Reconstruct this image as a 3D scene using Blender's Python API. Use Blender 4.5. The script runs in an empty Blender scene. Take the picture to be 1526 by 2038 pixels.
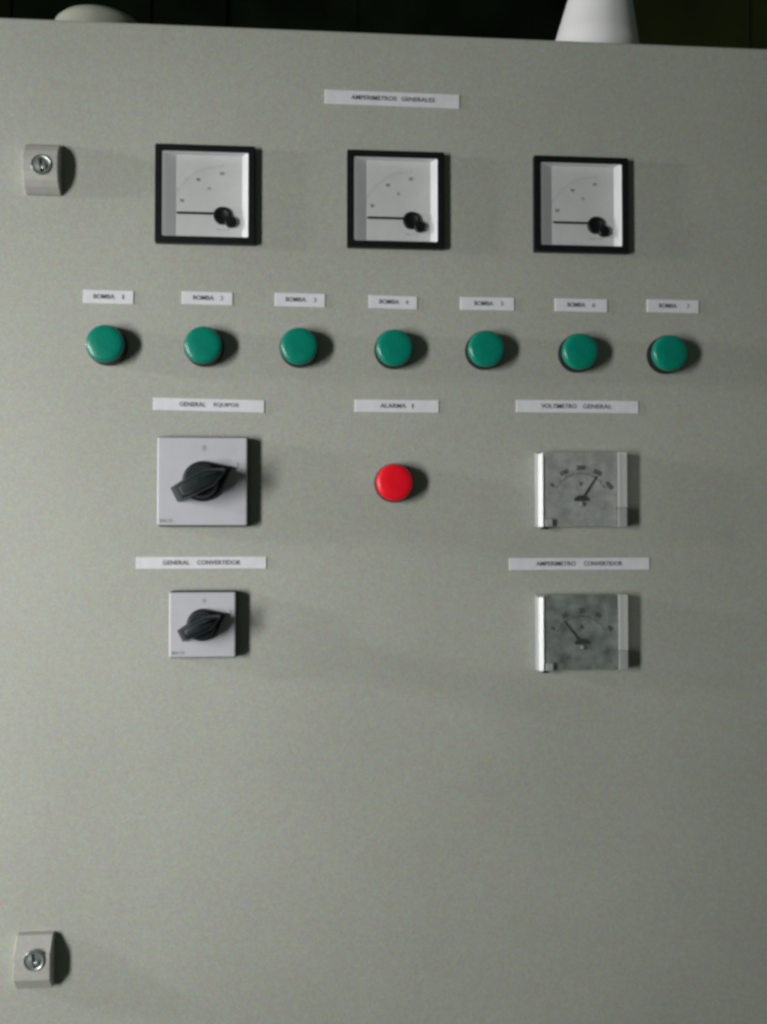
import bpy, bmesh, math, random
from mathutils import Vector, Matrix, Euler
random.seed(7)

# ------------------------------------------------------------------ basics
# Panel frame: x right, y up, z out of the door. One unit of that frame is K metres.
K = 0.75
BASE = Vector((0, 0, 1.25))                 # the panel origin stands 1.25 m above the floor
def W(x, y, z=0.0):
    return Vector((x, -z, y)) * K
sc = bpy.context.scene
col = sc.collection

# ------------------------------------------------------------------ camera
PW, PH, FPX = 1526.0, 2038.0, 1900.0
rx, ry, rz = math.radians(1.35467615), math.radians(-4.52739674), math.radians(-0.02838378)
Rc = Matrix.Rotation(rz, 3, 'Z') @ Matrix.Rotation(ry, 3, 'Y') @ Matrix.Rotation(rx, 3, 'X')
CAMZ = 0.93532425
toW = Matrix(((1, 0, 0), (0, 0, -1), (0, 1, 0)))
cam_d = bpy.data.cameras.new('camera')
cam = bpy.data.objects.new('camera', cam_d); col.objects.link(cam)
cam.matrix_world = Matrix.Translation(W(0, 0, CAMZ) + BASE) @ (toW @ Rc).to_4x4()
cam_d.sensor_fit = 'VERTICAL'; cam_d.sensor_height = 24.0
cam_d.lens = 24.0 * FPX / PH
cam_d.clip_start = 0.02; cam_d.clip_end = 60
sc.camera = cam

def panel_xy(px, py, h=0.0):
    """point of the photograph -> point of the plane h above the door"""
    d = Rc @ Vector(((px - PW / 2) / FPX, -(py - PH / 2) / FPX, -1))
    t = (h - CAMZ) / d.z
    return (d.x * t, d.y * t)

# ------------------------------------------------------------------ world and lamps
w = bpy.data.worlds.new('World'); sc.world = w; w.use_nodes = True
bg = w.node_tree.nodes['Background']
bg.inputs[0].default_value = (0.80, 1.0, 0.80, 1); bg.inputs[1].default_value = 0.042

def area(name, loc, aim, size, size_y, power, colr, spread=180):
    d = bpy.data.lights.new(name, 'AREA'); d.shape = 'RECTANGLE'
    d.size = size; d.size_y = size_y; d.spread = math.radians(spread); d.energy = power; d.color = colr
    o = bpy.data.objects.new(name, d); col.objects.link(o)
    p = W(*loc) + BASE; q = W(*aim) + BASE
    o.location = p; o.rotation_euler = (q - p).to_track_quat('-Z', 'Y').to_euler()
    return o
area('main_lamp', (-1.45, -0.08, 1.40), (-0.17, -0.10, 0.0), 0.17, 0.70, 3.5, (1.0, 0.995, 0.96), 76)
area('low_lamp', (-2.30, 0.44, 0.31), (0.1, 0.2, 0.0), 0.09, 0.14, 12.0, (1.0, 0.99, 0.96))

sc.view_settings.view_transform = 'Standard'; sc.view_settings.look = 'None'
sc.view_settings.exposure = 0; sc.view_settings.gamma = 1; sc.view_settings.use_curve_mapping = False
sc.render.engine = 'CYCLES'
sc.cycles.pixel_filter_type = 'BLACKMAN_HARRIS'; sc.cycles.filter_width = 3.0
sc.cycles.max_bounces = 8; sc.cycles.transparent_max_bounces = 12

# ------------------------------------------------------------------ materials
def mat(name, colr, rough=0.5, metal=0.0, spec=0.5, var=0.0, vscale=60, bump=0.0, bscale=900, coat=0.0, trans=0.0, speckle=0.0):
    m = bpy.data.materials.new(name); m.use_nodes = True
    nt = m.node_tree; n = nt.nodes; l = nt.links
    b = n['Principled BSDF']
    b.inputs['Base Color'].default_value = (*colr, 1); b.inputs['Roughness'].default_value = rough
    b.inputs['Metallic'].default_value = metal; b.inputs['Specular IOR Level'].default_value = spec
    b.inputs['Coat Weight'].default_value = coat; b.inputs['Transmission Weight'].default_value = trans
    tc = n.new('ShaderNodeTexCoord')
    src = None
    if var > 0:
        nz = n.new('ShaderNodeTexNoise'); nz.inputs['Scale'].default_value = vscale; nz.inputs['Detail'].default_value = 5
        l.new(tc.outputs['Object'], nz.inputs['Vector'])
        r = n.new('ShaderNodeMapRange'); r.inputs['From Min'].default_value = .3; r.inputs['From Max'].default_value = .7
        r.inputs['To Min'].default_value = 1 - var; r.inputs['To Max'].default_value = 1 + var
        l.new(nz.outputs['Fac'], r.inputs['Value'])
        h = n.new('ShaderNodeVectorMath'); h.operation = 'SCALE'; h.inputs[0].default_value = colr
        l.new(r.outputs['Result'], h.inputs['Scale']); src = h.outputs['Vector']
        l.new(src, b.inputs['Base Color'])
        r2 = n.new('ShaderNodeMapRange'); r2.inputs['To Min'].default_value = rough * .85; r2.inputs['To Max'].default_value = min(1, rough * 1.15)
        l.new(nz.outputs['Fac'], r2.inputs['Value']); l.new(r2.outputs['Result'], b.inputs['Roughness'])
    if speckle > 0 and src is not None:        # camera grain imitated in the colour: tiny flecks of slightly different tint
        acc = src
        for sc_, amt, seed in ((620, speckle, 0.0), (230, speckle * .45, 3.1)):
            mp = n.new('ShaderNodeMapping'); mp.inputs['Location'].default_value = (seed, seed * 2, seed)
            l.new(tc.outputs['Object'], mp.inputs['Vector'])
            f = n.new('ShaderNodeTexNoise'); f.inputs['Scale'].default_value = sc_; f.inputs['Detail'].default_value = 2
            l.new(mp.outputs['Vector'], f.inputs['Vector'])
            s1 = n.new('ShaderNodeVectorMath'); s1.operation = 'SUBTRACT'; s1.inputs[1].default_value = (.5, .5, .5)
            l.new(f.outputs['Color'], s1.inputs[0])
            s2 = n.new('ShaderNodeVectorMath'); s2.operation = 'MULTIPLY_ADD'
            s2.inputs[1].default_value = (amt, amt * .8, amt * 1.3); s2.inputs[2].default_value = (1, 1, 1)
            l.new(s1.outputs['Vector'], s2.inputs[0])
            s3 = n.new('ShaderNodeVectorMath'); s3.operation = 'MULTIPLY'
            l.new(acc, s3.inputs[0]); l.new(s2.outputs['Vector'], s3.inputs[1]); acc = s3.outputs['Vector']
        l.new(acc, b.inputs['Base Color'])
    if bump > 0:
        nb = n.new('ShaderNodeTexNoise'); nb.inputs['Scale'].default_value = bscale; nb.inputs['Detail'].default_value = 3
        l.new(tc.outputs['Object'], nb.inputs['Vector'])
        bp = n.new('ShaderNodeBump'); bp.inputs['Strength'].default_value = bump; bp.inputs['Distance'].default_value = .0004
        l.new(nb.outputs['Fac'], bp.inputs['Height']); l.new(bp.outputs['Normal'], b.inputs['Normal'])
    return m

def clear_mat(name, colr, opac, rough):
    m = bpy.data.materials.new(name); m.use_nodes = True
    nt = m.node_tree; n = nt.nodes; l = nt.links
    b = n['Principled BSDF']; b.inputs['Base Color'].default_value = (*colr, 1); b.inputs['Roughness'].default_value = rough
    t = n.new('ShaderNodeBsdfTransparent'); mx = n.new('ShaderNodeMixShader')
    mx.inputs['Fac'].default_value = opac
    l.new(t.outputs[0], mx.inputs[1]); l.new(b.outputs[0], mx.inputs[2])
    l.new(mx.outputs[0], n['Material Output'].inputs['Surface'])
    return m

M = dict(
    paint=mat('grey_beige_powder_coat', (.442, .457, .410), .5, var=.05, vscale=7, bump=.35, bscale=1400, speckle=.75),
    lockbody=mat('grey_beige_plastic', (.47, .47, .44), .42, var=.03, vscale=60, bump=.1, speckle=.6),
    black=mat('black_plastic', (.006, .007, .009), .45, spec=.35, var=.2, vscale=200),
    white=mat('white_dial_card', (.76, .775, .79), .6, var=.03, vscale=80, speckle=.15),
    inner=mat('white_inner_wall', (.80, .81, .84), .4, var=.02),
    label=mat('white_label_tape', (.80, .805, .86), .45, var=.05, vscale=120, speckle=.15),
    ink=mat('label_ink', (.16, .17, .19), .6, var=.25, vscale=900),
    ink2=mat('dial_ink', (.03, .03, .045), .6, var=.2, vscale=900),
    ink3=mat('pale_plate_ink', (.38, .38, .40), .6, var=.2, vscale=600),
    plate=mat('white_switch_plate', (.60, .60, .66), .32, var=.03, vscale=60, speckle=.1),
    knob=mat('dark_knob_plastic', (.006, .014, .016), .5, spec=.4, var=.2, vscale=150, bump=.1),
    green=mat('green_lens', (.001, .235, .165), .27, spec=.5, var=.08, vscale=160, bump=.3, bscale=500, coat=.05),
    greenside=mat('green_lens_dark', (.001, .05, .04), .4),
    red=mat('red_lens', (.93, .006, .022), .36, spec=.4, var=.06, vscale=160, bump=.3, bscale=500, coat=.2),
    chrome=mat('lock_metal', (.36, .40, .385), .33, metal=.65, var=.1, vscale=300),
    hole=mat('dark_keyhole', (.004, .004, .004), .6),
    silver=mat('grey_dial_painted_reflections', (.50, .53, .51), .5, metal=.0, var=.26, vscale=110, speckle=.6),  # light and dark blotches in the colour imitate reflections in the clear cover
    silverdark=mat('dark_grey_dial_painted_reflections', (.26, .30, .28), .5, metal=.0, var=.55, vscale=100, speckle=.35),  # stronger blotches: mottled reflections of the plastic painted into the dial colour
    flange=mat('milky_clear_plastic', (.84, .86, .90), .2, var=.05, vscale=90, coat=.4),
    flange2=mat('milky_clear_edge', (.38, .40, .39), .3, var=.08, vscale=90, coat=.2),
    glass=clear_mat('meter_glass', (.02, .025, .025), .04, .05),
    cover=clear_mat('smoky_clear_cover', (.20, .21, .21), .14, .18),
    whiteplastic=mat('white_bottle_plastic', (.92, .92, .95), .4, var=.02, vscale=20),
    cap=mat('grey_cap_plastic', (.36, .37, .31), .6, var=.05, vscale=30, speckle=.3),
    edge=clear_mat('milky_clear_edge_thin', (.85, .88, .85), .52, .2),
    brightedge=clear_mat('bright_clear_edge', (.66, .68, .71), .68, .15),
    olive=mat('olive_board', (.024, .032, .010), .95, spec=.05, var=.5, vscale=5),
    wall=mat('dark_green_wall', (.005, .010, .004), .95, spec=.05, var=.8, vscale=7, bump=.2, speckle=2.0),
)

# ------------------------------------------------------------------ mesh helpers
def merge(dst, src):
    me = bpy.data.meshes.new('tmp'); src.to_mesh(me); src.free(); dst.from_mesh(me); bpy.data.meshes.remove(me)

def box(dst, x0, x1, y0, y1, z0, z1, bev=0.0, seg=2, mi=0, front_only=False):
    b = bmesh.new(); bmesh.ops.create_cube(b, size=1)
    for v in b.verts:
        v.co = Vector((x0 + (v.co.x + .5) * (x1 - x0), y0 + (v.co.y + .5) * (y1 - y0), z0 + (v.co.z + .5) * (z1 - z0)))
    if bev:
        es = [e for e in b.edges if not front_only or max(v.co.z for v in e.verts) > (z0 + z1) / 2]
        bmesh.ops.bevel(b, geom=es, offset=bev, segments=seg, affect='EDGES', profile=.5)
    for f in b.faces: f.material_index = mi
    merge(dst, b)

def lathe(dst, prof, cx=0, cy=0, n=64, mi=0):
    """prof: (radius, z) from the bottom outside to the top centre; axis = z"""
    b = bmesh.new(); rings = []
    for r, z in prof:
        if r < 1e-6: rings.append([b.verts.new((cx, cy, z))])
        else: rings.append([b.verts.new((cx + r * math.cos(2 * math.pi * i / n), cy + r * math.sin(2 * math.pi * i / n), z)) for i in range(n)])
    for a, c in zip(rings, rings[1:]):
        for i in range(n):
            j = (i + 1) % n
            if len(a) == 1 and len(c) == 1: continue
            if len(c) == 1: b.faces.new((a[i], a[j], c[0]))
            elif len(a) == 1: b.faces.new((a[0], c[j], c[i]))
            else: b.faces.new((a[i], a[j], c[j], c[i]))
    for f in b.faces: f.material_index = mi; f.smooth = True
    merge(dst, b)

def prism(dst, pts, z0, z1, inset=0.0, bev=0.0, mi=0):
    """outline in xy, from z0 to z1, the top drawn in by inset towards the centroid"""
    b = bmesh.new(); cx = sum(p[0] for p in pts) / len(pts); cy = sum(p[1] for p in pts) / len(pts)
    lo = [b.verts.new((x, y, z0)) for x, y in pts]
    hi = [b.verts.new((cx + (x - cx) * (1 - inset), cy + (y - cy) * (1 - inset), z1)) for x, y in pts]
    b.faces.new(hi); b.faces.new(lo[::-1])
    for i in range(len(pts)):
        j = (i + 1) % len(pts); b.faces.new((lo[i], lo[j], hi[j], hi[i]))
    bmesh.ops.recalc_face_normals(b, faces=b.faces)
    if bev:
        es = [e for e in b.edges if all(abs(v.co.z - z1) < 1e-7 for v in e.verts)]
        bmesh.ops.bevel(b, geom=es, offset=bev, segments=3, affect='EDGES', profile=.5)
    for f in b.faces: f.material_index = mi
    merge(dst, b)

def xprism(dst, yz, x0, x1, bev=0.0):
    b = bmesh.new()
    A = [b.verts.new((x0, y, z)) for y, z in yz]; B = [b.verts.new((x1, y, z)) for y, z in yz]
    b.faces.new(A); b.faces.new(B[::-1])
    for i in range(len(yz)):
        j = (i + 1) % len(yz); b.faces.new((A[i], B[i], B[j], A[j]))
    bmesh.ops.recalc_face_normals(b, faces=b.faces)
    if bev:
        bmesh.ops.bevel(b, geom=[e for e in b.edges if max(v.co.z for v in e.verts) > .001], offset=bev, segments=2, affect='EDGES', profile=.5)
    merge(dst, b)

def text(dst, s, cx, cy, z, width=None, height=.004, weight=.0, spacing=1.0, rot=0.0, thick=.0003):
    """writing as thin raised ink, centred, its capitals `height` tall"""
    cu = bpy.data.curves.new('txt', 'FONT'); cu.body = s; cu.size = 1; cu.space_character = spacing
    cu.align_x = 'CENTER'; cu.offset = weight; cu.resolution_u = 4
    ob = bpy.data.objects.new('txt', cu); col.objects.link(ob)
    bpy.context.view_layer.update()
    me = bpy.data.meshes.new_from_object(ob.evaluated_get(bpy.context.evaluated_depsgraph_get()))
    bpy.data.objects.remove(ob); bpy.data.curves.remove(cu)
    xs = [v.co.x for v in me.vertices]; ys = [v.co.y for v in me.vertices]
    mx, my = (min(xs) + max(xs)) / 2, (min(ys) + max(ys)) / 2
    sy = height / (max(ys) - min(ys)); sx = width / (max(xs) - min(xs)) if width else sy
    b = bmesh.new(); b.from_mesh(me); bpy.data.meshes.remove(me)
    ext = bmesh.ops.extrude_face_region(b, geom=b.faces[:])
    top = {g for g in ext['geom'] if isinstance(g, bmesh.types.BMVert)}
    R = Matrix.Rotation(rot, 2)
    for v in b.verts:
        p = R @ Vector(((v.co.x - mx) * sx, (v.co.y - my) * sy))
        v.co = Vector((cx + p.x, cy + p.y, z + (thick if v in top else 0)))
    bmesh.ops.recalc_face_normals(b, faces=b.faces)
    merge(dst, b)

def finish(bm):
    for v in bm.verts:
        x, y, z = v.co; v.co = (x * K, -z * K, y * K)
    bm.normal_update()

def link(name, bm, mats, parent, at=(0, 0, 0), smooth_angle=None, label=None):
    """one mesh object; `at` is its origin in the panel frame, relative to its parent"""
    finish(bm)
    me = bpy.data.meshes.new(name); bm.to_mesh(me); bm.free()
    for m in (mats if isinstance(mats, (list, tuple)) else [mats]): me.materials.append(m)
    if smooth_angle:
        me.shade_smooth() if hasattr(me, 'shade_smooth') else None
        me.set_sharp_from_angle(angle=math.radians(smooth_angle))
    o = bpy.data.objects.new(name, me); col.objects.link(o)
    o.parent = parent; o.location = W(*at)
    if parent is None: o.location = W(*at) + BASE
    if label: o['label'] = label
    return o

def dup(o, parent, at=None, label=None):
    c = o.copy(); col.objects.link(c); c.parent = parent
    if at is not None: c.location = W(*at)
    if label: c['label'] = label
    for ch in o.children:
        d = ch.copy(); col.objects.link(d); d.parent = c
    return c

def thing(name, loc, label, cat):
    e = bpy.data.objects.new(name, None); col.objects.link(e); e.location = loc
    e.empty_display_size = .05; e['label'] = label; e['category'] = cat
    return e

# ------------------------------------------------------------------ setting: the dark wall behind
b = bmesh.new()
x = -5.0; prev = None
while x < 7.0:
    wd = random.uniform(.05, .16); dz = random.uniform(0, .012)
    u = x + wd / 2
    box(b, x, x + wd, -2.0, 3.2, -1.35, -1.25 + dz, 0, 1, mi=1 if 0.80 < u < 1.12 else 0)
    x += wd
wall = link('wall', b, [M['wall'], M['olive']], None)
wall['kind'] = 'structure'

# ------------------------------------------------------------------ the cabinet
TOP = .4993
CX0, CX1, CY0, CY1 = -.345, .56, -.90, TOP
cab = thing('control_cabinet', BASE + W((CX0 + CX1) / 2, CY0, -.15), 'large grey-beige electrical control cabinet with meters, green lamps and rotary switches on its door', 'cabinet')
CABO = ((CX0 + CX1) / 2, CY0, -.15)
def at(x, y, z=0): return (x - CABO[0], y - CABO[1], z - CABO[2])

b = bmesh.new(); box(b, CX0 + .004, CX1 - .004, CY0, CY1 - .004, -.42, -.075, .003)
link('cabinet_body', b, M['paint'], cab, at(0, 0))

# the door, with real cut-outs for the three recessed meters
GZ = .3301; GX = [-.0997, .0859, .2723]; HO = .0425
b = bmesh.new()
xs = [CX0]
for g in GX: xs += [g - HO, g + HO]
xs += [CX1]; ys = [CY0, GZ - HO, GZ + HO, CY1]
r = .0025
def ring(z, ins): return [b.verts.new((CX0 + ins, CY0 + ins, z)), b.verts.new((CX1 - ins, CY0 + ins, z)), b.verts.new((CX1 - ins, CY1 - ins, z)), b.verts.new((CX0 + ins, CY1 - ins, z))]
xs[0] += r; xs[-1] -= r; ys[0] += r; ys[-1] -= r
V = [[b.verts.new((x, y, 0)) for y in ys] for x in xs]
for i in range(len(xs) - 1):
    for j in range(3):
        if j == 1 and i in (1, 3, 5):
            lo = [b.verts.new((q.co.x, q.co.y, -.03)) for q in (V[i][j], V[i+1][j], V[i+1][j+1], V[i][j+1])]
            hi = [V[i][j], V[i+1][j], V[i+1][j+1], V[i][j+1]]
            for k in range(4): b.faces.new((hi[k], hi[(k+1) % 4], lo[(k+1) % 4], lo[k]))
            b.faces.new(lo)
            continue
        b.faces.new((V[i][j], V[i+1][j], V[i+1][j+1], V[i][j+1]))
outer = [V[i][0] for i in range(len(xs))] + [V[-1][j] for j in range(1, 4)] + [V[i][3] for i in range(len(xs) - 2, -1, -1)] + [V[0][j] for j in range(2, 0, -1)]
def off(v, ins_r, z):
    x = CX0 if abs(v.co.x - xs[0]) < 1e-6 else CX1 if abs(v.co.x - xs[-1]) < 1e-6 else v.co.x
    y = CY0 if abs(v.co.y - ys[0]) < 1e-6 else CY1 if abs(v.co.y - ys[-1]) < 1e-6 else v.co.y
    x += (ins_r if x == CX0 else -ins_r if x == CX1 else 0); y += (ins_r if y == CY0 else -ins_r if y == CY1 else 0)
    return b.verts.new((x, y, z))
prev = outer
for ins, z in ((r * .3, -r * .3), (0, -r), (0, -.045)):
    cur = [off(v, ins, z) for v in outer]
    for k in range(len(outer)):
        j = (k + 1) % len(outer); b.faces.new((prev[k], prev[j], cur[j], cur[k]))
    prev = cur
bmesh.ops.recalc_face_normals(b, faces=b.faces)
link('door', b, M['paint'], cab, at(0, 0))
b = bmesh.new(); box(b, CX0 + .02, CX1 - .02, CY0 + .02, CY1 - .02, -.0745, -.0455)
link('door_seal', b, M['black'], cab, at(0, 0))

# ------------------------------------------------------------------ panel meters
HG = .0075
def square_ring(b, ro, ri, z0, z1, bev=.0007, mi=0):
    t = ro - ri
    q = bmesh.new()
    o0 = [(-ro, -ro), (ro, -ro), (ro, ro), (-ro, ro)]; i0 = [(-ri, -ri), (ri, -ri), (ri, ri), (-ri, ri)]
    def vs(p, z): return [q.verts.new((x, y, z)) for x, y in p]
    A, B, C, D = vs(o0, z0), vs(o0, z1), vs(i0, z1), vs(i0, z0)
    for P, Q in ((A, B), (B, C), (C, D), (D, A)):
        for k in range(4):
            j = (k + 1) % 4; q.faces.new((P[k], P[j], Q[j], Q[k]))
    bmesh.ops.recalc_face_normals(q, faces=q.faces)
    bmesh.ops.bevel(q, geom=[e for e in q.edges if max(v.co.z for v in e.verts) > z1 - 1e-6], offset=bev, segments=2, affect='EDGES')
    for f in q.faces: f.material_index = mi
    merge(b, q)

def meter(x, y, label):
    b = bmesh.new(); square_ring(b, .048, .0415, 0.0003, HG)
    p = link('panel_meter', b, M['black'], cab, at(x, y), label=label)
    zd = HG - .0070; ri = .0412; rd = .0352
    b = bmesh.new()                                  # sloping inner walls down to the card
    o = [(-ri, -ri), (ri, -ri), (ri, ri), (-ri, ri)]
    i = [(-.0290, -.0404), (rd, -.0404), (rd, .0404), (-.0290, .0404)]
    A = [b.verts.new((*q, HG - .001)) for q in o]; B = [b.verts.new((*q, zd)) for q in i]
    A2 = [b.verts.new((q[0] * 1.004, q[1] * 1.004, HG - .001)) for q in o]; B2 = [b.verts.new((q[0] * 1.004, q[1] * 1.004, zd - .002)) for q in o]
    for k in range(4):
        j = (k + 1) % 4; b.faces.new((A[k], A[j], B[j], B[k])); b.faces.new((A2[k], A2[j], A[j], A[k])); b.faces.new((B2[k], B2[j], A2[j], A2[k]))
    link('inner_frame', b, M['inner'], p)
    b = bmesh.new(); box(b, -.0300, rd + .001, -.0410, .0410, zd - .0025, zd - .0002)
    link('dial', b, M['white'], p)
    hx, hy = .0160, -.0192
    b = bmesh.new()                                  # the quarter scale round the pivot
    R0, R1 = .0475, .0482
    for k in range(0, 31):
        a = math.radians(180 - 3 * k); big = k % 5 == 0
        ca, sa = math.cos(a), math.sin(a)
        for (ra, rb, t) in ((R1, R1 + (.0030 if big else .0016), .00022),):
            q = bmesh.new()
            pts = [(hx + ra * ca - t * sa, hy + ra * sa + t * ca), (hx + rb * ca - t * sa, hy + rb * sa + t * ca), (hx + rb * ca + t * sa, hy + rb * sa - t * ca), (hx + ra * ca + t * sa, hy + ra * sa - t * ca)]
            if all(abs(px_) < rd and abs(py_) < rd + .004 for px_, py_ in pts):
                q.faces.new([q.verts.new((*c, zd)) for c in pts]); merge(b, q)
            else: q.free()
    for s, ang, r_ in (('20', 160, .0420), ('40', 124, .0425), ('60', 91, .0420)):
        a = math.radians(ang); text(b, s, hx + r_ * math.cos(a), hy + r_ * math.sin(a), zd, None, .0031, .01)
    link('scale_marking', b, M['ink3'], p)
    b = bmesh.new(); text(b, 'A', hx - .013, hy + .027, zd, None, .0032, .0)
    link('unit_letter', b, M['ink3'], p)
    b = bmesh.new(); text(b, 'CL 1.5', hx + .000, hy - .0135, zd, .013, .0010, .0)
    link('small_print', b, M['ink3'], p)
    b = bmesh.new()
    box(b, hx - .0440, hx, hy + .0008, hy + .0029, zd + .0016, zd + .0022, .0002, 1)
    link('needle', b, M['black'], p)
    b = bmesh.new(); lathe(b, [(.0086, zd), (.0086, .0030), (.0078, .0036), (.0060, .0036), (.0052, .0030), (0, .0028)], hx, hy)
    link('pivot_hub', b, M['black'], p, smooth_angle=35)
    b = bmesh.new(); lathe(b, [(.0055, zd), (.0055, .0040), (.0047, .0046), (0, .0047)], hx + .0082, hy - .0062)
    link('zero_screw', b, M['black'], p, smooth_angle=35)
    b = bmesh.new(); box(b, -.0411, .0411, -.0411, .0411, HG - .0028, HG - .0020)
    link('glass_cover', b, M['glass'], p)
    return p
m0 = meter(GX[0], GZ, 'left one of three black-framed square ammeters, needle at zero')
dup(m0, cab, at(GX[1], GZ), 'middle one of three black-framed square ammeters, under the top label')
dup(m0, cab, at(GX[2], GZ), 'right one of three black-framed square ammeters, needle at zero')

# ------------------------------------------------------------------ label strips
def strip(x0, y0, x1, y1, s, tx0=None, tx1=None, label=None, rot=0.0, split=None):
    """corners in photograph pixels; tx0..tx1 the run of the writing"""
    a = panel_xy(x0, (y0 + y1) / 2); c = panel_xy(x1, (y0 + y1) / 2)
    top = panel_xy((x0 + x1) / 2, y0); bot = panel_xy((x0 + x1) / 2, y1)
    cx, cy = (a[0] + c[0]) / 2, (top[1] + bot[1]) / 2; hw = (c[0] - a[0]) / 2; hh = (top[1] - bot[1]) / 2
    b = bmesh.new(); box(b, -hw, hw, -hh, hh, .0002, .0011, .0003, 1)
    b.transform(Matrix.Rotation(rot, 4, 'Z'))
    p = link('label_strip', b, M['label'], cab, at(cx, cy), label=label)
    b = bmesh.new()
    for word, u0, u1 in s:
        q0 = panel_xy(u0, (y0 + y1) / 2)[0] - cx; q1 = panel_xy(u1, (y0 + y1) / 2)[0] - cx
        h = .0044
        text(b, word, (q0 + q1) / 2, 0.0003, .0012, q1 - q0, h, .012 if len(word) > 1 else .0)
    b.transform(Matrix.Rotation(rot, 4, 'Z'))
    link('lettering', b, M['ink'], p)
    return p
D = math.radians
strip(646, 184, 914, 212, [('AMPERIMETROS', 698, 788), ('GENERALES', 798, 864)], label='white label strip reading AMPERIMETROS GENERALES above the middle ammeter', rot=D(-.2))
bl = [(166, 578, 266, 605, 186, 228, 245), (362, 581, 463, 607, 384, 425, 441), (547, 584, 647, 611, 568, 608, 626), (734, 589, 830, 615, 754, 793, 809),
      (916, 592, 1023, 618, 943, 980, 998), (1104, 595, 1208, 621, 1128, 1163, 1180), (1287, 597, 1390, 623, 1310, 1345, 1368)]
ordn = ['first from the left', 'second from the left', 'third from the left', 'fourth, in the middle', 'fifth from the left', 'sixth from the left', 'last on the right']
for i, (x0, y0, x1, y1, t0, t1, tn) in enumerate(bl):
    strip(x0, y0, x1, y1, [('BOMBA', t0, t1), (str(i + 1), tn - 2.5, tn + 2.5)] if i else [('BOMBA', t0, t1), ('1', tn - 1.5, tn + 1.5)],
          label='small white label strip reading BOMBA %d above a green lamp' % (i + 1), rot=D([-.3, -.6, -.5, -.7, .1, -.2, -.4][i]))
strip(305, 794, 526, 819, [('GENERAL', 357, 409), ('EQUIPOS', 425, 474)], label='white label strip reading GENERAL EQUIPOS above the large switch', rot=D(-.9))
strip(706, 796, 873, 821, [('ALARMA', 756, 807), ('1', 819, 822)], label='white label strip reading ALARMA above the red lamp', rot=D(0))
strip(1027, 797, 1270, 822, [('VOLTIMETRO', 1076, 1146), ('GENERAL', 1159, 1216)], label='white label strip reading VOLTIMETRO GENERAL above the upper clear-cased meter', rot=D(0))
strip(271, 1108, 530, 1132, [('GENERAL', 324, 377), ('CONVERTIDOR', 392, 478)], label='white label strip reading GENERAL CONVERTIDOR above the small switch', rot=D(0))
strip(1013, 1110, 1292, 1134, [('AMPERIMETRO', 1066, 1144), ('CONVERTIDOR', 1161, 1237)], label='white label strip reading AMPERIMETRO CONVERTIDOR above the lower clear-cased meter', rot=D(0))

# ------------------------------------------------------------------ indicator lamps
HC = .0185
def lamp(x, y, m, label):
    b = bmesh.new(); lathe(b, [(.0189, .0003), (.0189, .0100), (.0187, .0108), (.0182, .0109), (.0174, .0109), (.0170, .0040), (0, .0040)])
    p = link('indicator_lamp', b, M['black'], cab, at(x, y), smooth_angle=35, label=label)
    b = bmesh.new()
    n = 96; prof = [(.0180, .0111), (.0180, .0135), (.0178, .0152), (.0172, .0168), (.0162, .0178), (.0146, .0184), (.0110, .0189), (.0055, .0192), (0, .0193)]
    lathe(b, prof, n=n)
    for v in b.verts:                                # fluted grip round the side of the lens
        if v.co.z < .0136:
            a = math.atan2(v.co.y, v.co.x); k = 1 + .012 * math.cos(32 * a); v.co.x *= k; v.co.y *= k
    link('lens_cap', b, m, p, smooth_angle=50)
    return p
BX = [-.1924, -.1003, -.0087, .0838, .1741, .2682, .3591]
g0 = lamp(BX[0], .1815, M['green'], 'round green indicator lamp under the label BOMBA 1')
for i in range(1, 7):
    dup(g0, cab, at(BX[i], .1815 + [0, 0, .0004, .0002, .0006, -.0008, -.001][i]), 'round green indicator lamp under the label BOMBA %d' % (i + 1))
lamp(.0838, .0504, M['red'], 'round red indicator lamp under the label ALARMA')

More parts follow.
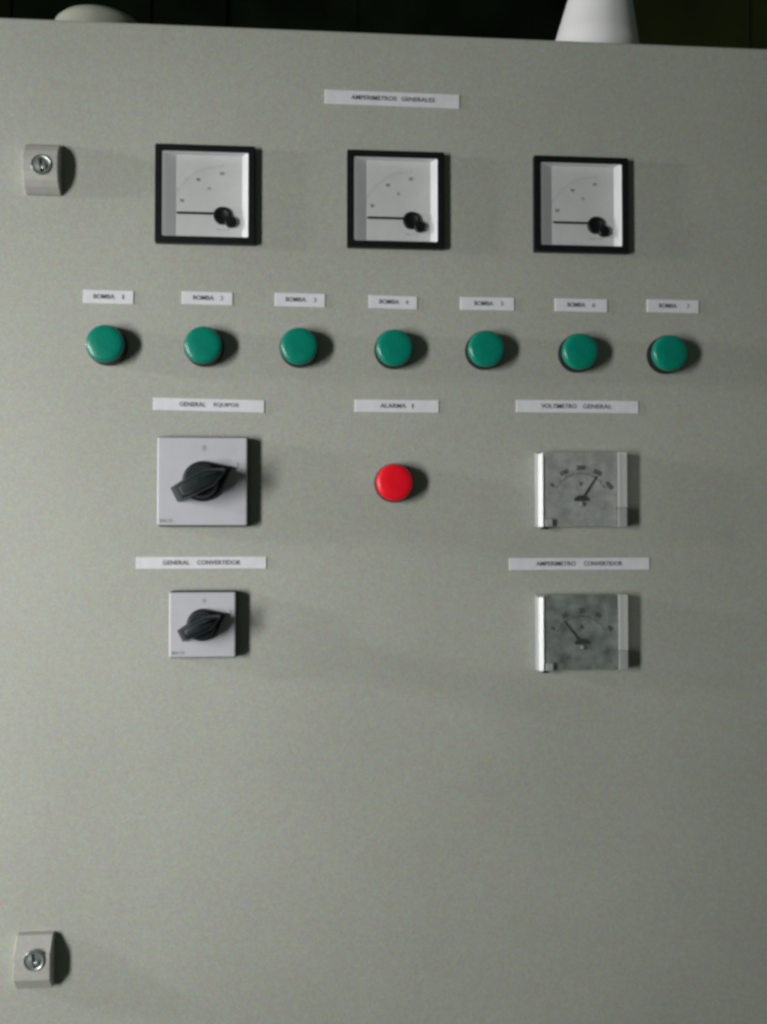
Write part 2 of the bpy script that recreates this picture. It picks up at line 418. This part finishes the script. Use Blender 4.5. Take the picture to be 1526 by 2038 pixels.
# ------------------------------------------------------------------ rotary switches
def leaf(sc_, r, tip, tail, hw, ang):
    pts = []
    al = math.acos(r / tip)
    n = 22
    th0, th1 = al, math.pi - math.asin(hw / r)       # from the tangent point round to the tail
    up = [(r * math.cos(th0 + (th1 - th0) * k / n), r * math.sin(th0 + (th1 - th0) * k / n)) for k in range(n + 1)]
    pts = [(tip, 0)] + up + [(-tail, hw * 1.05), (-tail, -hw * 1.05)] + [(x, -y) for x, y in up[::-1]]
    c, s = math.cos(ang), math.sin(ang)
    return [((x * c - y * s) * sc_, (x * s + y * c) * sc_) for x, y in pts]
def switch(x, y, half, k, label, ang, brand_x):
    b = bmesh.new(); box(b, -half, half - .0002, -half - .0006, half + .0006, .0003, .0098, .0006, 1)
    p = link('rotary_switch', b, M['black'], cab, at(x, y), label=label)
    b = bmesh.new(); box(b, -half - .0006, half - .0006, -half + .0004, half - .0004, .0099, .0142, .0012, 2, front_only=True)
    link('face_plate', b, M['plate'], p)
    b = bmesh.new()
    text(b, '0', .0008, half - .0105 * k / 1, .01425, None, .0052 * k, .0)
    link('position_mark', b, M['ink3'], p)
    b = bmesh.new(); text(b, 'I', .0325 * k, .0155 * k, .01425, None, .0055 * k, .006)
    link('position_mark', b, M['ink3'], p)
    b = bmesh.new(); text(b, 'BACO', brand_x, -half + .0048, .01425, .0118, .0030, .01)
    link('maker_lettering', b, M['ink3'], p)
    b = bmesh.new()
    prism(b, leaf(k, .0195, .0315, .012, .0075, ang), .0150, .0205, .04, .0012)
    c, s = math.cos(ang), math.sin(ang)
    zt = .0142 + .040 * k; sh = (.0038 * k, -.0020 * k * (1 if y > 0 else -.9))
    bar = [(-.0300, -.0072), (-.0300, .0080), (-.012, .0104), (.008, .0104), (.0235, .0030), (.0262, 0), (.0235, -.0030), (.008, -.0100), (-.012, -.0096)]
    q = bmesh.new()
    prism(q, [((u * c - v * s) * k, (u * s + v * c) * k) for u, v in bar][::-1], .0162, zt, .22, .0036)
    for v in q.verts:
        f = max(0, (v.co.z - .0162) / (zt - .0162)); v.co.x += sh[0] * f; v.co.y += sh[1] * f
    merge(b, q)
    lathe(b, [(.0165 * k, .0200), (.0155 * k, .0142 + .020 * k), (.0140 * k, .0142 + .022 * k), (0, .0142 + .022 * k)])
    lathe(b, [(.012 * k, .0142), (.012 * k, .0155)])
    link('knob', b, M['knob'], p, smooth_angle=30)
    return p
sx, sy = panel_xy(403.5, 958, .0142)
switch(sx, sy, .0424, 1.0, 'large white square rotary switch with dark knob, under GENERAL EQUIPOS', D(27), -.0348)
sx2, sy2 = panel_xy(403.5, 1243.5, .0142)
switch(sx2, sy2, .0312, .79, 'small white square rotary switch with dark knob, under GENERAL CONVERTIDOR', D(27), -.0235)

# ------------------------------------------------------------------ clear-cased meters
def clear_meter(y, dark, needle_ang, label):
    x = .2698
    ZC = .0150
    b = bmesh.new(); box(b, -.0450, .0450, -.0372, .0372, .0003, .0040, .0005, 1)
    p = link('clear_cased_meter', b, M['flange2'], cab, at(x, y), label=label)
    b = bmesh.new(); box(b, -.0384, .0350, -.0365, .0367, .0041, .0112)
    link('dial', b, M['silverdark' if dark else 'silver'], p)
    hx, hy = -.0010, -.0110
    b = bmesh.new()
    nums = ['0', '10', '20', '30', '40'] if dark else ['0', '100', '200', '300', '400']
    for k, s in enumerate(nums):
        a = D(152 - 31 * k); r_ = .0325
        text(b, s, hx + r_ * math.cos(a), hy + r_ * math.sin(a), .0113, None, .0046, .035, rot=(a - math.pi / 2) * .8)
    for k in range(41):
        a = D(152 - 3.1 * k); ca, sa = math.cos(a), math.sin(a); ra, rb, t = .0262, (.0292 if k % 5 == 0 else .0276), .0003
        q = bmesh.new(); q.faces.new([q.verts.new(c) for c in ((hx + ra*ca - t*sa, hy + ra*sa + t*ca, .0114), (hx + rb*ca - t*sa, hy + rb*sa + t*ca, .0114), (hx + rb*ca + t*sa, hy + rb*sa - t*ca, .0114), (hx + ra*ca + t*sa, hy + ra*sa - t*ca, .0114))])
        merge(b, q)
    link('scale_marking', b, M['ink2'], p)
    b = bmesh.new(); text(b, 'A' if dark else 'V', hx, hy + .0165, .0113, None, .0046, .03)
    link('unit_letter', b, M['ink2'], p)
    b = bmesh.new()
    c, s = math.cos(needle_ang), math.sin(needle_ang)
    prism(b, [(hx + u * c - v * s, hy + u * s + v * c) for u, v in ((0, -.0013), (.0285, -.0005), (.0285, .0005), (0, .0013))], .0122, .0127)
    link('needle', b, M['black'], p)
    b = bmesh.new()
    prism(b, [(hx + .0072 * math.cos(a), hy - .0005 + .0058 * math.sin(a)) for a in [math.pi * k / 16 for k in range(17)]], .0113, .0135, .05, .0004)
    link('pivot_hub', b, M['black'], p)
    b = bmesh.new(); lathe(b, [(.0022, .0113), (.0022, .0133), (0, .0134)], hx + .0008, hy - .0035)
    link('zero_screw', b, M['flange2'], p)
    b = bmesh.new()                                   # sloping left edge of the case
    q = bmesh.new(); sec = [(-.0452, .0041), (-.0440, .0112), (-.0398, .0140), (-.0388, .0041)]
    A = [q.verts.new((u, -.0370, z)) for u, z in sec]; B = [q.verts.new((u, .0350, z)) for u, z in sec]
    q.faces.new(A); q.faces.new(B[::-1])
    for k in range(4): q.faces.new((A[k], A[(k + 1) % 4], B[(k + 1) % 4], B[k]))
    bmesh.ops.recalc_face_normals(q, faces=q.faces); merge(b, q)
    link('sloping_case_edge', b, M['brightedge'], p)
    b = bmesh.new(); box(b, .0356, .0450, -.0180, .0372, .0041, .0150, .0010, 2, front_only=True)
    link('case_edge', b, M['edge'], p)
    b = bmesh.new(); box(b, .0356, .0450, -.0372, -.0181, .0041, .0148, .0010, 2, front_only=True)
    link('case_foot', b, M['flange2'], p)
    b = bmesh.new(); box(b, -.0386, .0354, -.0370, .0370, .0138, .0150, .0003, 1)
    link('clear_cover', b, M['cover'], p)
    b = bmesh.new(); box(b, -.0382, -.0305, -.0368, -.0292, .0151, .0165, .0008, 2)
    link('corner_clip', b, M['flange2'], p)
    b = bmesh.new(); box(b, -.0400, -.0340, -.0392, -.0374, .0041, .0130, .0003, 1)
    link('clip_foot', b, M['black'], p)
    return p
clear_meter(.0444, False, D(57), 'upper clear-cased square meter with grey dial, under VOLTIMETRO GENERAL')
clear_meter(-.0965, True, D(128), 'lower clear-cased square meter with darker dial, under AMPERIMETRO CONVERTIDOR')

# ------------------------------------------------------------------ door locks
def lock(px0, px1, py0, py1, kx, ky, h, prof, label, slot):
    a = panel_xy(px0, py0, 0); c = panel_xy(px1, py1, h); cx = (a[0] + c[0]) / 2
    kc = panel_xy(kx, ky, h)
    y0 = panel_xy(kx, py1, 0)[1]; y1 = panel_xy(kx, py0, 0)[1]; cy = (y0 + y1) / 2; hh = (y1 - y0) / 2
    hw = (c[0] - a[0]) / 2
    b = bmesh.new(); xprism(b, [(u * hh, v * h + .0003) for u, v in prof], -hw, hw, .0009)
    p = link('door_lock', b, M['lockbody'], cab, at(cx, cy), label=label)
    lx, ly = kc[0] - cx, kc[1] - cy
    R_ = .0096
    b = bmesh.new(); lathe(b, [(R_, h - .001), (R_, h + .0016), (R_ - .0008, h + .0022), (R_ - .0016, h + .0014), (R_ - .003, h + .0013), (.004, h + .0019), (0, h + .0021)], lx, ly)
    link('key_cylinder', b, M['chrome'], p, smooth_angle=60)
    b = bmesh.new(); box(b, -.0014, .0014, -.0068, .0062, h + .0010, h + .00235, .0003, 1)
    b.transform(Matrix.Rotation(slot, 4, 'Z')); b.transform(Matrix.Translation((lx, ly, 0)))
    link('keyhole', b, M['hole'], p)
    b = bmesh.new(); lathe(b, [(.0026, h + .0018), (.0024, h + .0030), (0, h + .0038)], lx + .0030, ly - .0022 , n=24)
    link('dust_flap', b, M['chrome'], p, smooth_angle=60)
    return p
arc = [(-1, 0), (-.96, .25), (-.80, .62), (-.56, .88), (-.25, 1), (.25, 1), (.56, .88), (.80, .62), (.96, .25), (1, 0)]
trap = [(-1, 0), (-1, .40), (-.52, 1), (.36, 1), (1, .40), (1, 0)]
lock(54, 114, 289, 390, 82, 328, .0160, arc, 'upper grey door lock with round metal key cylinder, beside the left ammeter', D(8))
lock(37, 99, 1854, 1960, 68, 1911, .0175, trap, 'lower door lock with faceted pale body, near the bottom left corner', D(12))

# ------------------------------------------------------------------ things on the cabinet top
def stand(prof, px, depth, name, m, label, cat):
    """turned shape with an upright axis, standing on the cabinet top, depth behind the door face"""
    ex, ey = panel_xy(px, 70); k = (CAMZ + depth) / CAMZ
    b = bmesh.new(); lathe(b, prof, n=96)
    for v in b.verts: v.co = Vector((v.co.x, v.co.z, -v.co.y))
    bmesh.ops.recalc_face_normals(b, faces=b.faces)
    o = link(name, b, m, None, (ex * k, TOP, -depth), smooth_angle=40, label=label)
    o['category'] = cat
    return o
bottle = stand([(0, 0), (.047, 0), (.047, .030), (.0445, .040), (.0352, .083), (.0345, .092), (.0345, .16), (.030, .175), (.016, .182), (.016, .205), (0, .205)], 1181, .075,
      'plastic_bottle', M['whiteplastic'], 'white plastic container with flared base behind the top edge of the cabinet', 'container')
bottle.rotation_euler = (0, math.radians(5), 0)
stand([(0, 0), (.0465, 0), (.0465, .026), (.0455, .0300), (.041, .0345), (.031, .0385), (.016, .041), (0, .042)], 199, .075,
      'round_cap', M['cap'], 'low round grey cap standing on the top left of the cabinet', 'cap')
